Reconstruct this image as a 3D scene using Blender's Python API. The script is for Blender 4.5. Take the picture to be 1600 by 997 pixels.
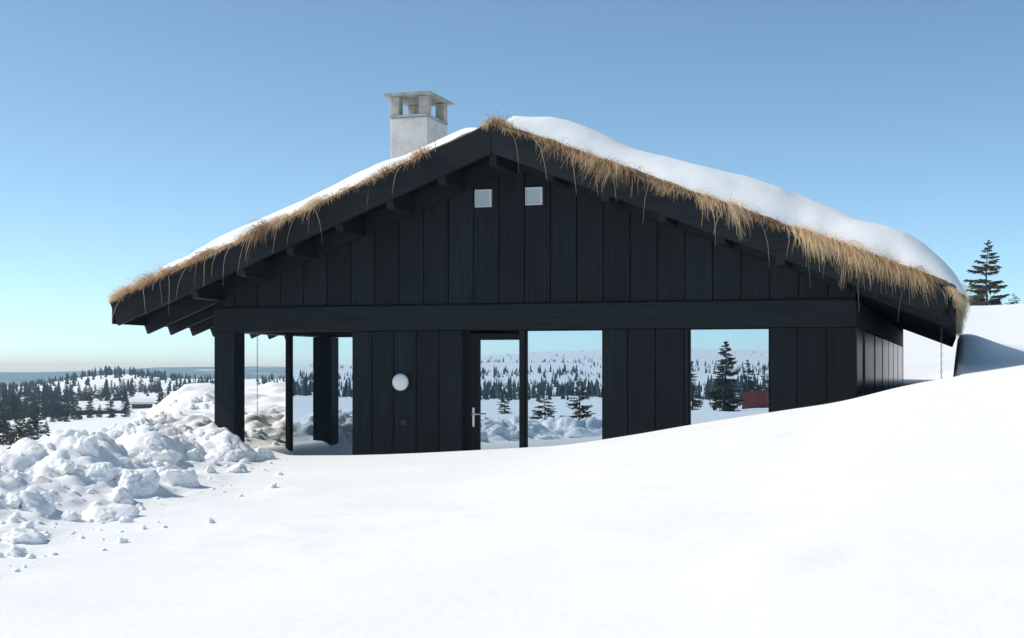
import bpy, bmesh, math, random
import numpy as np
from mathutils import Vector, Matrix, noise as mnoise

for _o in list(bpy.data.objects):
    bpy.data.objects.remove(_o)
scene = bpy.context.scene
COL = scene.collection
R = math.radians

# ------------------------------------------------------------------ camera
EYE = 1.62
CAMY = -17.3
YAW = R(17.5)
FPX = 2200.0           # focal length in pixels of the 1600 px wide photograph
HORIZON = 577.0
cam_data = bpy.data.cameras.new('camera')
cam = bpy.data.objects.new('camera', cam_data)
COL.objects.link(cam)
cam.location = (0, CAMY, EYE)
cam.rotation_euler = (R(90), 0, YAW)
cam_data.sensor_width = 36.0
cam_data.lens = 36.0 * FPX / 1600.0
cam_data.shift_y = (HORIZON - 498.5) / 1600.0
cam_data.clip_start = 0.1
cam_data.clip_end = 30000
scene.camera = cam

# ------------------------------------------------------------------ sky, sun, exposure
SUN_EL = R(42)
SUN_BACK = R(-14)      # the sun stands to the left, a little in front of the gable
sun_vec = Vector((-math.cos(SUN_EL) * math.cos(SUN_BACK), math.cos(SUN_EL) * math.sin(SUN_BACK), math.sin(SUN_EL)))
world = bpy.data.worlds.new('World')
scene.world = world
world.use_nodes = True
wn = world.node_tree
for n in list(wn.nodes):
    wn.nodes.remove(n)
sky = wn.nodes.new('ShaderNodeTexSky')
sky.sky_type = 'NISHITA'
sky.sun_disc = False
sky.sun_elevation = SUN_EL
sky.sun_rotation = math.atan2(sun_vec.x, sun_vec.y)
sky.altitude = 1500
sky.air_density = 0.5
sky.dust_density = 2.0
sky.ozone_density = 4.0
bg = wn.nodes.new('ShaderNodeBackground')
bg.inputs['Strength'].default_value = 0.15
wo = wn.nodes.new('ShaderNodeOutputWorld')
tint = wn.nodes.new('ShaderNodeVectorMath')
tint.operation = 'MULTIPLY'
tint.inputs[1].default_value = (0.985, 1.04, 0.83)      # colour balance of the photograph, the same over the whole sky
wn.links.new(sky.outputs[0], tint.inputs[0])
wn.links.new(tint.outputs[0], bg.inputs[0])
wn.links.new(bg.outputs[0], wo.inputs[0])

sl = bpy.data.lights.new('sun', 'SUN')
sl.energy = 2.25
sl.angle = R(0.53)
sl.color = (1.0, 0.945, 0.865)
sun = bpy.data.objects.new('sun', sl)
COL.objects.link(sun)
sun.rotation_euler = (-sun_vec).to_track_quat('-Z', 'Y').to_euler()
sun.location = (-40, 10, 40)

vs = scene.view_settings
vs.view_transform = 'Standard'
vs.look = 'None'
vs.gamma = 1.0
vs.exposure = 0.66
vs.use_curve_mapping = False
scene.cycles.max_bounces = 12
scene.cycles.diffuse_bounces = 7
scene.cycles.glossy_bounces = 3
scene.cycles.transparent_max_bounces = 8
scene.cycles.volume_bounces = 1

# ------------------------------------------------------------------ helpers
def tag(o, label=None, cat=None, group=None, kind=None):
    if label: o['label'] = label
    if cat: o['category'] = cat
    if group: o['group'] = group
    if kind: o['kind'] = kind
    return o

def empty(name, loc=(0, 0, 0)):
    o = bpy.data.objects.new(name, None)
    o.location = loc
    o.empty_display_size = 0.2
    COL.objects.link(o)
    return o

def link(name, me, mat=None, parent=None, smooth=False):
    if mat is not None and not me.materials:
        me.materials.append(mat)
    if smooth:
        me.polygons.foreach_set('use_smooth', [True] * len(me.polygons))
    o = bpy.data.objects.new(name, me)
    COL.objects.link(o)
    if parent is not None:
        o.parent = parent
        loc = Vector((0, 0, 0))
        p = parent
        while p is not None:
            loc += p.location
            p = p.parent
        o.location = -loc          # meshes of built things are in world coordinates
    return o

def pyd(name, verts, faces, mat=None, parent=None, smooth=False):
    me = bpy.data.meshes.new(name)
    me.from_pydata([tuple(v) for v in verts], [], [tuple(f) for f in faces])
    me.update()
    return link(name, me, mat, parent, smooth)

def from_bm(name, bm, mat=None, parent=None, smooth=False):
    bmesh.ops.recalc_face_normals(bm, faces=bm.faces[:])
    me = bpy.data.meshes.new(name)
    bm.to_mesh(me)
    bm.free()
    return link(name, me, mat, parent, smooth)

def bevel_all(bm, w, seg=1):
    if w > 0:
        bmesh.ops.bevel(bm, geom=bm.edges[:], offset=w, segments=seg, affect='EDGES', profile=0.5)

def bm_box(bm, x0, x1, y0, y1, z0, z1):
    vs_ = [bm.verts.new(p) for p in ((x0, y0, z0), (x1, y0, z0), (x1, y1, z0), (x0, y1, z0), (x0, y0, z1), (x1, y0, z1), (x1, y1, z1), (x0, y1, z1))]
    for f in ((0, 1, 2, 3), (4, 5, 6, 7), (0, 1, 5, 4), (1, 2, 6, 5), (2, 3, 7, 6), (3, 0, 4, 7)):
        bm.faces.new([vs_[i] for i in f])

def box(name, x0, x1, y0, y1, z0, z1, mat, parent=None, bev=0.004):
    bm = bmesh.new()
    bm_box(bm, x0, x1, y0, y1, z0, z1)
    bevel_all(bm, bev)
    return from_bm(name, bm, mat, parent)

def bm_prism(bm, poly, a0, a1, plane='xz'):
    """poly of 2-D points extruded between a0 and a1 along the missing axis"""
    def P(p, a):
        if plane == 'xz': return (p[0], a, p[1])
        if plane == 'yz': return (a, p[0], p[1])
        return (p[0], p[1], a)
    A = [bm.verts.new(P(p, a0)) for p in poly]
    B = [bm.verts.new(P(p, a1)) for p in poly]
    n = len(poly)
    bm.faces.new(A)
    bm.faces.new(B[::-1])
    for i in range(n):
        bm.faces.new((A[i], A[(i + 1) % n], B[(i + 1) % n], B[i]))

def prism(name, poly, a0, a1, mat, parent=None, plane='xz', bev=0.004):
    bm = bmesh.new()
    bm_prism(bm, poly, a0, a1, plane)
    bmesh.ops.recalc_face_normals(bm, faces=bm.faces[:])
    bevel_all(bm, bev)
    return from_bm(name, bm, mat, parent)

def copy_tree(o, parent=None):
    c = o.copy()
    COL.objects.link(c)
    c.parent = parent
    for ch in list(o.children):
        copy_tree(ch, c)
    return c

# numpy value noise -------------------------------------------------
def _hash(ix, iy, seed):
    n = (ix.astype(np.int64) * 374761393 + iy.astype(np.int64) * 668265263 + seed * 974634777) & 0x7fffffff
    n = ((n ^ (n >> 13)) * 1274126177) & 0x7fffffff
    n = n ^ (n >> 16)
    return (n & 0xffff) / 65535.0

def vnoise(x, y, seed=0):
    x0 = np.floor(x); y0 = np.floor(y)
    fx = x - x0; fy = y - y0
    u = fx * fx * fx * (fx * (fx * 6 - 15) + 10); v = fy * fy * fy * (fy * (fy * 6 - 15) + 10)
    a = _hash(x0, y0, seed); b = _hash(x0 + 1, y0, seed); c = _hash(x0, y0 + 1, seed); d = _hash(x0 + 1, y0 + 1, seed)
    return (a * (1 - u) + b * u) * (1 - v) + (c * (1 - u) + d * u) * v

def fbm(x, y, seed=0, oct=4):
    s = 0.0; a = 0.5
    for i in range(oct):
        s = s + a * (vnoise(x, y, seed + i * 7) - 0.5)
        x = x * 2.03 + 13.7; y = y * 2.03 + 5.1; a *= 0.5
    return s * 2

def sst(a, b, x):
    t = np.clip((x - a) / (b - a), 0, 1)
    return t * t * (3 - 2 * t)

# ------------------------------------------------------------------ materials
def new_mat(name):
    m = bpy.data.materials.new(name)
    m.use_nodes = True
    return m, m.node_tree, m.node_tree.nodes['Principled BSDF']

def N(nt, kind, **kw):
    n = nt.nodes.new(kind)
    for k, v in kw.items():
        if k in n.inputs: n.inputs[k].default_value = v
        else: setattr(n, k, v)
    return n

def ramp(nt, src, stops):
    r = nt.nodes.new('ShaderNodeValToRGB')
    while len(r.color_ramp.elements) < len(stops):
        r.color_ramp.elements.new(0.5)
    for e, (p, c) in zip(r.color_ramp.elements, stops):
        e.position = p
        e.color = (c[0], c[1], c[2], 1)
    nt.links.new(src, r.inputs[0])
    return r.outputs[0]

def wood_mat(name, scale, c0, c1, rough=0.55):
    m, nt, p = new_mat(name)
    tc = N(nt, 'ShaderNodeTexCoord')
    mp = N(nt, 'ShaderNodeMapping')
    mp.inputs['Scale'].default_value = scale
    nt.links.new(tc.outputs['Object'], mp.inputs[0])
    oi = N(nt, 'ShaderNodeObjectInfo')
    off = N(nt, 'ShaderNodeVectorMath', operation='SCALE')
    cmb = N(nt, 'ShaderNodeCombineXYZ')
    for i in range(3): nt.links.new(oi.outputs['Random'], cmb.inputs[i])
    nt.links.new(cmb.outputs[0], off.inputs[0]); off.inputs['Scale'].default_value = 37.0
    add = N(nt, 'ShaderNodeVectorMath', operation='ADD')
    nt.links.new(mp.outputs[0], add.inputs[0]); nt.links.new(off.outputs[0], add.inputs[1])
    n1 = N(nt, 'ShaderNodeTexNoise', Scale=1.0, Detail=6.0, Roughness=0.65)
    nt.links.new(add.outputs[0], n1.inputs['Vector'])
    col = ramp(nt, n1.outputs[0], [(0.3, c0), (0.75, c1)])
    # knots
    kn = N(nt, 'ShaderNodeTexVoronoi', Scale=3.1)
    nt.links.new(tc.outputs['Object'], kn.inputs['Vector'])
    kr = ramp(nt, kn.outputs['Distance'], [(0.03, (0.35, 0.35, 0.35)), (0.09, (1, 1, 1))])
    mul = N(nt, 'ShaderNodeMixRGB', blend_type='MULTIPLY', Fac=1.0)
    nt.links.new(col, mul.inputs[1]); nt.links.new(kr, mul.inputs[2])
    # board to board variation
    mr = N(nt, 'ShaderNodeMapRange')
    mr.inputs['To Min'].default_value = 0.78; mr.inputs['To Max'].default_value = 1.25
    nt.links.new(oi.outputs['Random'], mr.inputs[0])
    mul2 = N(nt, 'ShaderNodeVectorMath', operation='SCALE')
    nt.links.new(mul.outputs[0], mul2.inputs[0]); nt.links.new(mr.outputs[0], mul2.inputs['Scale'])
    nt.links.new(mul2.outputs[0], p.inputs['Base Color'])
    bp = N(nt, 'ShaderNodeBump', Strength=0.35, Distance=0.004)
    nt.links.new(n1.outputs[0], bp.inputs['Height'])
    nt.links.new(bp.outputs[0], p.inputs['Normal'])
    p.inputs['Roughness'].default_value = rough
    p.inputs['Specular IOR Level'].default_value = 0.8 if rough < 0.5 else 0.16
    return m

WC0, WC1 = (0.0055, 0.0078, 0.0095), (0.0148, 0.0198, 0.0230)
M = {}
M['wood_v'] = wood_mat('black stained cladding', (26, 26, 1.1), WC0, WC1, 0.6)
M['wood_h'] = wood_mat('black stained beam', (1.1, 26, 26), WC0, WC1, 0.6)
M['wood_d'] = wood_mat('black stained purlin', (26, 1.1, 26), WC0, WC1, 0.6)
M['soffit'] = wood_mat('soffit boards with painted shade', (1.1, 26, 26), (0.002, 0.0026, 0.003), (0.005, 0.0062, 0.007), 0.7)  # darker than the other stained wood: shade under the overhang put into the colour
M['wood_gloss'] = wood_mat('black paint on the side wall', (26, 26, 1.1), WC0, WC1, 0.22)

def flat(name, c, rough=0.6, metal=0.0, noise=0.0, scale=8.0):
    m, nt, p = new_mat(name)
    p.inputs['Roughness'].default_value = rough
    p.inputs['Metallic'].default_value = metal
    if noise:
        tc = N(nt, 'ShaderNodeTexCoord')
        n1 = N(nt, 'ShaderNodeTexNoise', Scale=scale, Detail=7.0, Roughness=0.6)
        nt.links.new(tc.outputs['Object'], n1.inputs['Vector'])
        lo = tuple(v * (1 - noise) for v in c); hi = tuple(min(1, v * (1 + noise)) for v in c)
        nt.links.new(ramp(nt, n1.outputs[0], [(0.3, lo), (0.7, hi)]), p.inputs['Base Color'])
        bp = N(nt, 'ShaderNodeBump', Strength=0.3, Distance=0.006)
        nt.links.new(n1.outputs[0], bp.inputs['Height']); nt.links.new(bp.outputs[0], p.inputs['Normal'])
    else:
        p.inputs['Base Color'].default_value = (*c, 1)
    return m

M['interior'] = flat('dark interior', (0.03, 0.028, 0.026), 0.8, noise=0.2)
M['frame'] = flat('black window frame', (0.008, 0.010, 0.012), 0.6)
M['frame'].node_tree.nodes['Principled BSDF'].inputs['Specular IOR Level'].default_value = 0.12
M['steel'] = flat('brushed steel', (0.55, 0.56, 0.57), 0.3, 1.0)
M['lamp'] = flat('opal glass', (0.78, 0.80, 0.80), 0.35)
M['socket'] = flat('black plastic', (0.006, 0.006, 0.007), 0.4)
M['render'] = flat('weathered pale render', (0.50, 0.50, 0.485), 0.85, noise=0.16, scale=5.0)
M['concrete'] = flat('lichen grey concrete', (0.29, 0.315, 0.30), 0.9, noise=0.3, scale=7.0)
M['pillar'] = flat('grey beige concrete', (0.36, 0.34, 0.30), 0.9, noise=0.25, scale=7.0)
M['soot'] = flat('sooty flue', (0.02, 0.02, 0.02), 0.9)
M['sod'] = flat('brown sod', (0.17, 0.105, 0.055), 0.95, noise=0.5, scale=18.0)
M['chain'] = flat('weathered chain', (0.18, 0.17, 0.15), 0.5, 0.8)
M['bark'] = flat('spruce bark', (0.055, 0.042, 0.034), 0.9, noise=0.3)
M['red'] = flat('falu red boards', (0.22, 0.05, 0.035), 0.8, noise=0.4)
M['red_plastic'] = flat('red plastic', (0.42, 0.02, 0.02), 0.35)
M['hut_wall'] = flat('dark stained hut wall', (0.035, 0.028, 0.024), 0.8, noise=0.3)
M['hut_glass'] = flat('dark hut glass', (0.02, 0.025, 0.03), 0.1)
M['pale_pane'] = flat('pale blue grey pane', (0.42, 0.50, 0.54), 0.25)  # one even pale blue-grey tone for the little gable panes
M['pale_frame'] = flat('pale aluminium frame', (0.62, 0.65, 0.66), 0.4)

def foliage(name, c0, c1):
    m, nt, p = new_mat(name)
    tc = N(nt, 'ShaderNodeTexCoord')
    n1 = N(nt, 'ShaderNodeTexNoise', Scale=2.3, Detail=4.0)
    nt.links.new(tc.outputs['Object'], n1.inputs['Vector'])
    nt.links.new(ramp(nt, n1.outputs[0], [(0.3, c0), (0.7, c1)]), p.inputs['Base Color'])
    p.inputs['Roughness'].default_value = 0.8
    return m
M['needles'] = foliage('spruce needles', (0.018, 0.026, 0.018), (0.042, 0.052, 0.030))
M['needles_warm'] = foliage('olive spruce needles', (0.035, 0.040, 0.018), (0.085, 0.072, 0.034))

# snow
def snow_mat(name, bump=0.5, grain=90.0, sss=0.0):
    m, nt, p = new_mat(name)
    geo = N(nt, 'ShaderNodeNewGeometry')
    n1 = N(nt, 'ShaderNodeTexNoise', Scale=0.9, Detail=5.0)
    n2 = N(nt, 'ShaderNodeTexNoise', Scale=grain, Detail=4.0, Roughness=0.7)
    n3 = N(nt, 'ShaderNodeTexNoise', Scale=7.0, Detail=5.0, Roughness=0.6)
    for n in (n1, n2, n3): nt.links.new(geo.outputs['Position'], n.inputs['Vector'])
    nt.links.new(ramp(nt, n1.outputs[0], [(0.3, (0.89, 0.89, 0.885)), (0.7, (0.92, 0.918, 0.91))]), p.inputs['Base Color'])
    b1 = N(nt, 'ShaderNodeBump', Strength=bump, Distance=0.004)
    b2 = N(nt, 'ShaderNodeBump', Strength=bump * 0.6, Distance=0.03)
    nt.links.new(n3.outputs[0], b2.inputs['Height'])
    nt.links.new(n2.outputs[0], b1.inputs['Height'])
    nt.links.new(b2.outputs[0], b1.inputs['Normal'])
    nt.links.new(b1.outputs[0], p.inputs['Normal'])
    p.inputs['Roughness'].default_value = 0.75
    p.inputs['Subsurface Weight'].default_value = sss
    p.inputs['Subsurface Radius'].default_value = (0.85, 0.95, 1.0)
    p.inputs['Subsurface Scale'].default_value = 0.05
    p.inputs['Specular IOR Level'].default_value = 0.25
    return m
M['snow'] = snow_mat('packed snow', 0.5, 90.0, 0.7)
M['snow_soft'] = snow_mat('soft roof snow', 0.35, 60.0)

# ground: snow everywhere, dark forest cover on the far hills (colour of the land itself)
def ground_mat():
    m = snow_mat('snow covered ground', 0.4)
    m.name = 'snow covered ground'
    nt = m.node_tree
    p = nt.nodes['Principled BSDF']
    base = p.inputs['Base Color'].links[0].from_socket
    at = N(nt, 'ShaderNodeAttribute', attribute_name='forest')
    geo = N(nt, 'ShaderNodeNewGeometry')
    n1 = N(nt, 'ShaderNodeTexNoise', Scale=0.006, Detail=6.0, Roughness=0.62)
    nt.links.new(geo.outputs['Position'], n1.inputs['Vector'])
    pr = ramp(nt, n1.outputs[0], [(0.30, (0, 0, 0)), (0.42, (1, 1, 1))])
    ml = N(nt, 'ShaderNodeMath', operation='MULTIPLY')
    nt.links.new(at.outputs['Fac'], ml.inputs[0]); nt.links.new(pr, ml.inputs[1])
    mx = N(nt, 'ShaderNodeMixRGB')
    mx.inputs[2].default_value = (0.035, 0.048, 0.045, 1)
    nt.links.new(ml.outputs[0], mx.inputs[0]); nt.links.new(base, mx.inputs[1])
    nt.links.new(mx.outputs[0], p.inputs['Base Color'])
    return m
M['ground'] = ground_mat()

# straw: thin blades, partly translucent
def straw_mat():
    m, nt, p = new_mat('dry roof grass')
    at = N(nt, 'ShaderNodeAttribute', attribute_name='tone')
    col = ramp(nt, at.outputs['Fac'], [(0.0, (0.22, 0.12, 0.058)), (0.33, (0.68, 0.46, 0.25)), (1.0, (0.95, 0.80, 0.56))])
    nt.links.new(col, p.inputs['Base Color'])
    p.inputs['Roughness'].default_value = 0.7
    tr = N(nt, 'ShaderNodeBsdfTranslucent')
    nt.links.new(col, tr.inputs[0])
    mx = N(nt, 'ShaderNodeMixShader', Fac=0.35)
    out = nt.nodes['Material Output']
    nt.links.new(p.outputs[0], mx.inputs[1]); nt.links.new(tr.outputs[0], mx.inputs[2])
    nt.links.new(mx.outputs[0], out.inputs[0])
    return m
M['straw'] = straw_mat()

# sun-protection glass: strongly reflecting, a little of the dark room shows through
def glass_mat():
    m, nt, p = new_mat('reflecting window glass')
    nt.nodes.remove(p)
    gl = N(nt, 'ShaderNodeBsdfGlossy', Roughness=0.0)
    gl.inputs[0].default_value = (0.63, 0.75, 0.86, 1)
    tr = N(nt, 'ShaderNodeBsdfTransparent')
    tr.inputs[0].default_value = (0.7, 0.78, 0.76, 1)
    tc = N(nt, 'ShaderNodeTexCoord')
    n1 = N(nt, 'ShaderNodeTexNoise', Scale=1.6, Detail=1.0)
    nt.links.new(tc.outputs['Object'], n1.inputs['Vector'])
    bp = N(nt, 'ShaderNodeBump', Strength=0.12, Distance=0.004)
    nt.links.new(n1.outputs[0], bp.inputs['Height'])
    nt.links.new(bp.outputs[0], gl.inputs['Normal'])
    mx = N(nt, 'ShaderNodeMixShader', Fac=0.86)
    nt.links.new(tr.outputs[0], mx.inputs[1]); nt.links.new(gl.outputs[0], mx.inputs[2])
    nt.links.new(mx.outputs[0], nt.nodes['Material Output'].inputs[0])
    return m
M['glass'] = glass_mat()

# ------------------------------------------------------------------ house measures (metres)
XL, XR = -9.76, -1.14          # gable wall ends
XC = -5.45                     # ridge
LEN = 15.7                     # house length
OV = 0.85                      # gable overhang
XE_L, XE_R = -10.87, -0.03     # eave ends
TAN = 0.392
COS = math.cos(math.atan(TAN)); SIN = math.sin(math.atan(TAN))
Z_APEX = 4.655                 # top of the bargeboard at the ridge
def ztop(x): return Z_APEX - TAN * abs(x - XC)
BEAM0, BEAM1 = 2.13, 2.46
RAF = 0.435                    # rafter underside below ztop (vertical)

# ------------------------------------------------------------------ terrain
YC = -1.15                      # crest of the snow bank in front of the gable
_hx = np.array([-60, -12, -9.0, -8.02, -7.2, -6.41, -5.75, -5.0, -4.45, -3.98, -3.52, -2.95, -2.48, -2.02, -1.72, -1.33, -1.07, -0.77, -0.56, -0.16, 0.31, 0.7, 2.0, 6.0, 14.0, 60])
_hz = np.array([0.2, 0.42, 0.50, 0.527, 0.542, 0.58, 0.623, 0.675, 0.707, 0.79, 0.864, 0.976, 1.055, 1.125, 1.186, 1.225, 1.284, 1.39, 1.443, 1.515, 1.592, 1.668, 1.86, 2.25, 2.9, 4.0])
HX = np.arange(-60, 60, 0.05)
_k = np.exp(-0.5 * (np.arange(-20, 21) * 0.05 / 0.28) ** 2); _k /= _k.sum()
HZ = np.convolve(np.interp(HX, _hx, _hz), _k, mode='same')
HZ[:30] = 0.2; HZ[-30:] = 4.0
def xdrop(y):
    return np.interp(y, [-200, -40, -9, -5, 0, 25, 100, 400, 1500, 6000], [-60, -14, -9.0, -9.5, -10.9, -24.6, -68, -245, -895, -3540])

def terrain(x, y):
    x = np.asarray(x, float); y = np.asarray(y, float)
    yy = y - CAMY
    d = np.hypot(x, yy) + 1e-6
    ux = x / d; uy = yy / d
    hf = np.interp(x, HX, HZ)
    t = np.clip(yy / (YC - CAMY), 0, 1)
    z = 0.012 * np.clip(x, -6, 25) * (1 - t) + hf * t
    z = z + (0.05 * fbm(x * 0.16 + 3, y * 0.16, 3, 2) + 0.012 * fbm(x * 0.9, y * 0.6, 5, 3)) * sst(-1.2, -4.0, y)
    rip = fbm(x * 0.55 + 0.35 * y, y * 2.1 - 0.3 * x, 7, 4)
    z = z + 0.022 * rip * sst(-1.3, -3.0, y) + 0.05 * np.clip(fbm(x * 1.1 + 5, y * 1.0, 8, 4) - 0.22, 0, 1) * sst(-1.6, -3.5, y)
    # the bank falls away towards the wall
    z = z - 0.42 * sst(YC + 0.05, -0.1, y) * (x > -8.6) * (x < -0.9) * 1.0
    # cleared pile at the corner post
    edge = -8.30 - 0.24 * np.clip(y, -12, 1) + 0.5 * fbm(y * 0.6, y * 0 + 2.0, 9, 2) + 0.18 * np.clip(-y - 9, 0, 20)
    pm = sst(0.0, 1.6, edge - x) * sst(-13, -10, y) * (1 - sst(14, 21, y))
    pm = pm * (1 - sst(-10.4, -9.6, x) * sst(-0.5, 0.2, y))
    l1 = np.abs(fbm(x * 0.9 + 7, y * 0.7, 11, 3)); l2 = np.abs(fbm(x * 2.3, y * 2.0 + 4, 12, 3)); l3 = np.abs(fbm(x * 6.5, y * 5.5, 15, 2))
    l5 = fbm(x * 13.0, y * 11.0, 19, 2)
    l4 = fbm(x * 1.5 + 2, y * 1.3, 17, 4)
    lump = 0.36 * l1 + 0.24 * l2 + 0.13 * l3 + 0.18 * np.clip(l4 + 0.12, 0, 1) + 0.05 * l5
    pile = pm * (0.12 * sst(0, 2.0, edge - x) + lump * (1 - 0.25 * sst(1, 7, y)))
    # ground left of and behind the house
    left_back = 0.72 * sst(3, 22, y)
    z = z + np.where(y > 0, left_back, 0) * (x < -7.6) + pile
    z = z - np.clip(z - 0.16, 0, 2) * sst(-9.6, -9.1, x) * (x < -7.5) * sst(-0.75, -0.2, y) * (y < 1.9)
    # scoop and drift along the right eave
    scoop = 1.20 + 0.006 * y
    drift = 1.66 + 0.028 * np.clip(y, 0, 40) + 0.04 * np.clip(x, 0, 30) + 0.30 * np.exp(-((x - 0.22) / 0.55) ** 2) * sst(1.0, 4.0, y)
    side = scoop + (drift - scoop) * sst(-0.07, 0.07, x - 0.05 * fbm(y * 0.9, y * 0, 21, 2))
    wside = sst(YC + 0.05, 0.9, y) * sst(-1.25, -0.85, x)
    wside = np.where(y > 0.3, (x > -1.5) * sst(YC + 0.05, 0.9, y), wside)
    z = z * (1 - wside) + side * wside
    # house footprint stays free of snow
    inside = (x > -9.6) & (x < -1.2) & (y > 1.78) & (y < LEN) | (x > -7.6) & (x < -1.2) & (y > 0.135) & (y < LEN)
    z = np.where(inside, -0.5, z)
    # far land, three sectors
    zl = EYE + np.interp(d, [15, 40, 90, 150, 300, 450, 600, 690, 900, 1500, 2400, 3300, 4300, 5200, 7000], [-5.5, -5.8, -6.2, -6.8, -7.9, -6.4, -5.2, -5.4, -22, -55, -52, -22, 1, -8, -40])
    zl = zl + np.interp(d, [80, 250, 690, 900, 2500, 4300, 7000], [0.5, 2.4, 4.2, 6, 26, 46, 26]) * fbm(x / (60 + 0.16 * d), y / (60 + 0.16 * d) + 3.3, 31, 4) * sst(60, 200, d)
    # a wooded knoll between the near slope and the horizon
    zl = zl - 2.4 * sst(-0.53, -0.60, ux) * sst(200, 420, d) * (1 - sst(760, 1000, d))
    zl = zl + 5.2 * np.exp(-((ux + 0.553) / 0.034) ** 2) * np.exp(-((d - 600) / 110) ** 2)
    zl = zl + 1.9 * np.exp(-((ux + 0.598) / 0.018) ** 2) * np.exp(-((d - 380) / 70) ** 2)
    zl = zl + sst(2500, 4000, d) * (-22 + 46 * (ux + 0.60))
    zr = np.interp(yy, [30, 36, 73, 79, 95, 160, 800, 3000], [1.35, 1.5, 4.75, 4.95, 4.5, 2.0, 5, 10]) + 0.25 * fbm(x * 0.07, y * 0.07, 41, 3) + 0.035 * np.clip(x - 1.5, 0, 8)
    zb = np.interp(-y, [20, 43, 83, 130, 283, 500, 900, 1400, 2600, 4500, 7000], [0.0, -0.5, -1.0, -2.0, -6.0, -5.5, 1.0, 4.5, 8, 4, -30])
    zb = zb + np.interp(d, [30, 60, 300, 1200, 4000], [0.15, 0.8, 3.2, 8, 12]) * fbm(x / (14 + 0.22 * d), y / (14 + 0.22 * d), 51, 4)
    for (bx, by, bh, bw) in ((-378, -1331, 5, 150), (-470, -1407, 4, 120), (-217, -1487, 13, 220), (-300, -900, 2, 110), (-190, -620, 1.5, 80)):
        zb = zb + bh * np.exp(-((x - bx) ** 2 + (y - by) ** 2) / bw ** 2)
    wb = sst(-0.1, 0.35, -uy)
    wr = sst(-0.36, -0.14, ux) * (1 - wb)
    wl = np.clip(1 - wb - wr, 0, 1)
    q = np.clip(xdrop(y) - x, 0, None)
    al = np.maximum(1 - np.exp(-(q / 6.5) ** 1.15), sst(24, 75, y))
    ar = sst(15.5, 20.0, y)
    ab = sst(20, 36, -y)
    A = wl * al + wr * ar + wb * ab
    Z = (wl * al * zl + wr * ar * zr + wb * ab * zb) / np.maximum(A, 1e-6)
    z = z * (1 - A) + Z * A
    return z

def H(x, y):
    return float(terrain(np.array([x]), np.array([y]))[0])

def ray(px, py):
    r = (px - 800) / FPX
    v = -(py - HORIZON) / FPX
    c, s = math.cos(YAW), math.sin(YAW)
    return Vector((-s + r * c, c + r * s, v))      # per metre of depth

def at_depth(px, dep):
    v = ray(px, HORIZON)
    return v.x * dep, CAMY + v.y * dep

def ground_at(px, py, d0=6.0, d1=60.0):
    v = ray(px, py)
    ds = np.arange(d0, d1, 0.03)
    g = terrain(v.x * ds, CAMY + v.y * ds)
    hit = np.where(EYE + v.z * ds <= g)[0]
    k = hit[0] if len(hit) else len(ds) - 1
    return v.x * ds[k], CAMY + v.y * ds[k], float(g[k]), float(ds[k])

def axis(pts):
    """pts: list of (start, step) ascending, ends with (end, None)"""
    out = []
    for (a, s), (b, _) in zip(pts[:-1], pts[1:]):
        n = max(1, int(round((b - a) / s)))
        out += list(a + (b - a) * np.arange(n) / n)
    out.append(pts[-1][0])
    return out

def geo_axis(start, step, end, growth):
    out = []
    v = start
    while abs(v) < abs(end):
        step *= growth
        v += step if end > 0 else -step
        out.append(v)
    return out

gx = sorted(geo_axis(-22, 0.25, -6000, 1.062)) + axis([(-22, 0.16), (-12.5, 0.042), (-6.4, 0.12), (-1.5, 0.045), (1.2, 0.2), (4.0, None)]) + geo_axis(4.0, 0.25, 6000, 1.085)
gy = sorted(geo_axis(-18, 0.3, -6000, 1.075)) + axis([(-18, 0.15), (-9.5, 0.05), (-1.3, 0.05), (0.3, 0.08), (2.0, 0.12), (8, 0.18), (20, None)]) + geo_axis(20, 0.3, 6000, 1.06)
gx = np.array(gx); gy = np.array(gy)
GX, GY = np.meshgrid(gx, gy)
GZ = terrain(GX, GY)
nx, ny = len(gx), len(gy)
gv = np.stack([GX.ravel(), GY.ravel(), GZ.ravel()], 1)
ii = np.arange(nx * ny).reshape(ny, nx)
quads = np.stack([ii[:-1, :-1].ravel(), ii[:-1, 1:].ravel(), ii[1:, 1:].ravel(), ii[1:, :-1].ravel()], 1)

def grid_mesh(name, verts, quads):
    me = bpy.data.meshes.new(name)
    me.vertices.add(len(verts)); me.vertices.foreach_set('co', verts.astype(np.float32).ravel())
    me.loops.add(quads.size); me.loops.foreach_set('vertex_index', quads.astype(np.int32).ravel())
    me.polygons.add(len(quads)); me.polygons.foreach_set('loop_start', np.arange(0, quads.size, quads.shape[1], dtype=np.int32))
    me.polygons.foreach_set('use_smooth', np.ones(len(quads), bool))
    me.update(calc_edges=True)
    me.validate()
    return me

gme = grid_mesh('snow_ground', gv, quads)
GD = np.hypot(GX, GY - CAMY)
UX = GX / (GD + 1e-6)
forest = sst(760, 1100, GD) * (GY > -200) * (1 - 0.0 * UX)
fa = gme.attributes.new('forest', 'FLOAT', 'POINT')
fa.data.foreach_set('value', forest.ravel().astype(np.float32))
tag(link('snow_ground', gme, M['ground']), 'deep white snow covering the whole hillside and valley', 'snow', kind='structure')

# ------------------------------------------------------------------ the cabin
cabin = empty('cabin', (XC, 0, 0))
tag(cabin, 'black timber cabin with sod roof, gable windows and pale chimney', 'cabin')

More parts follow.
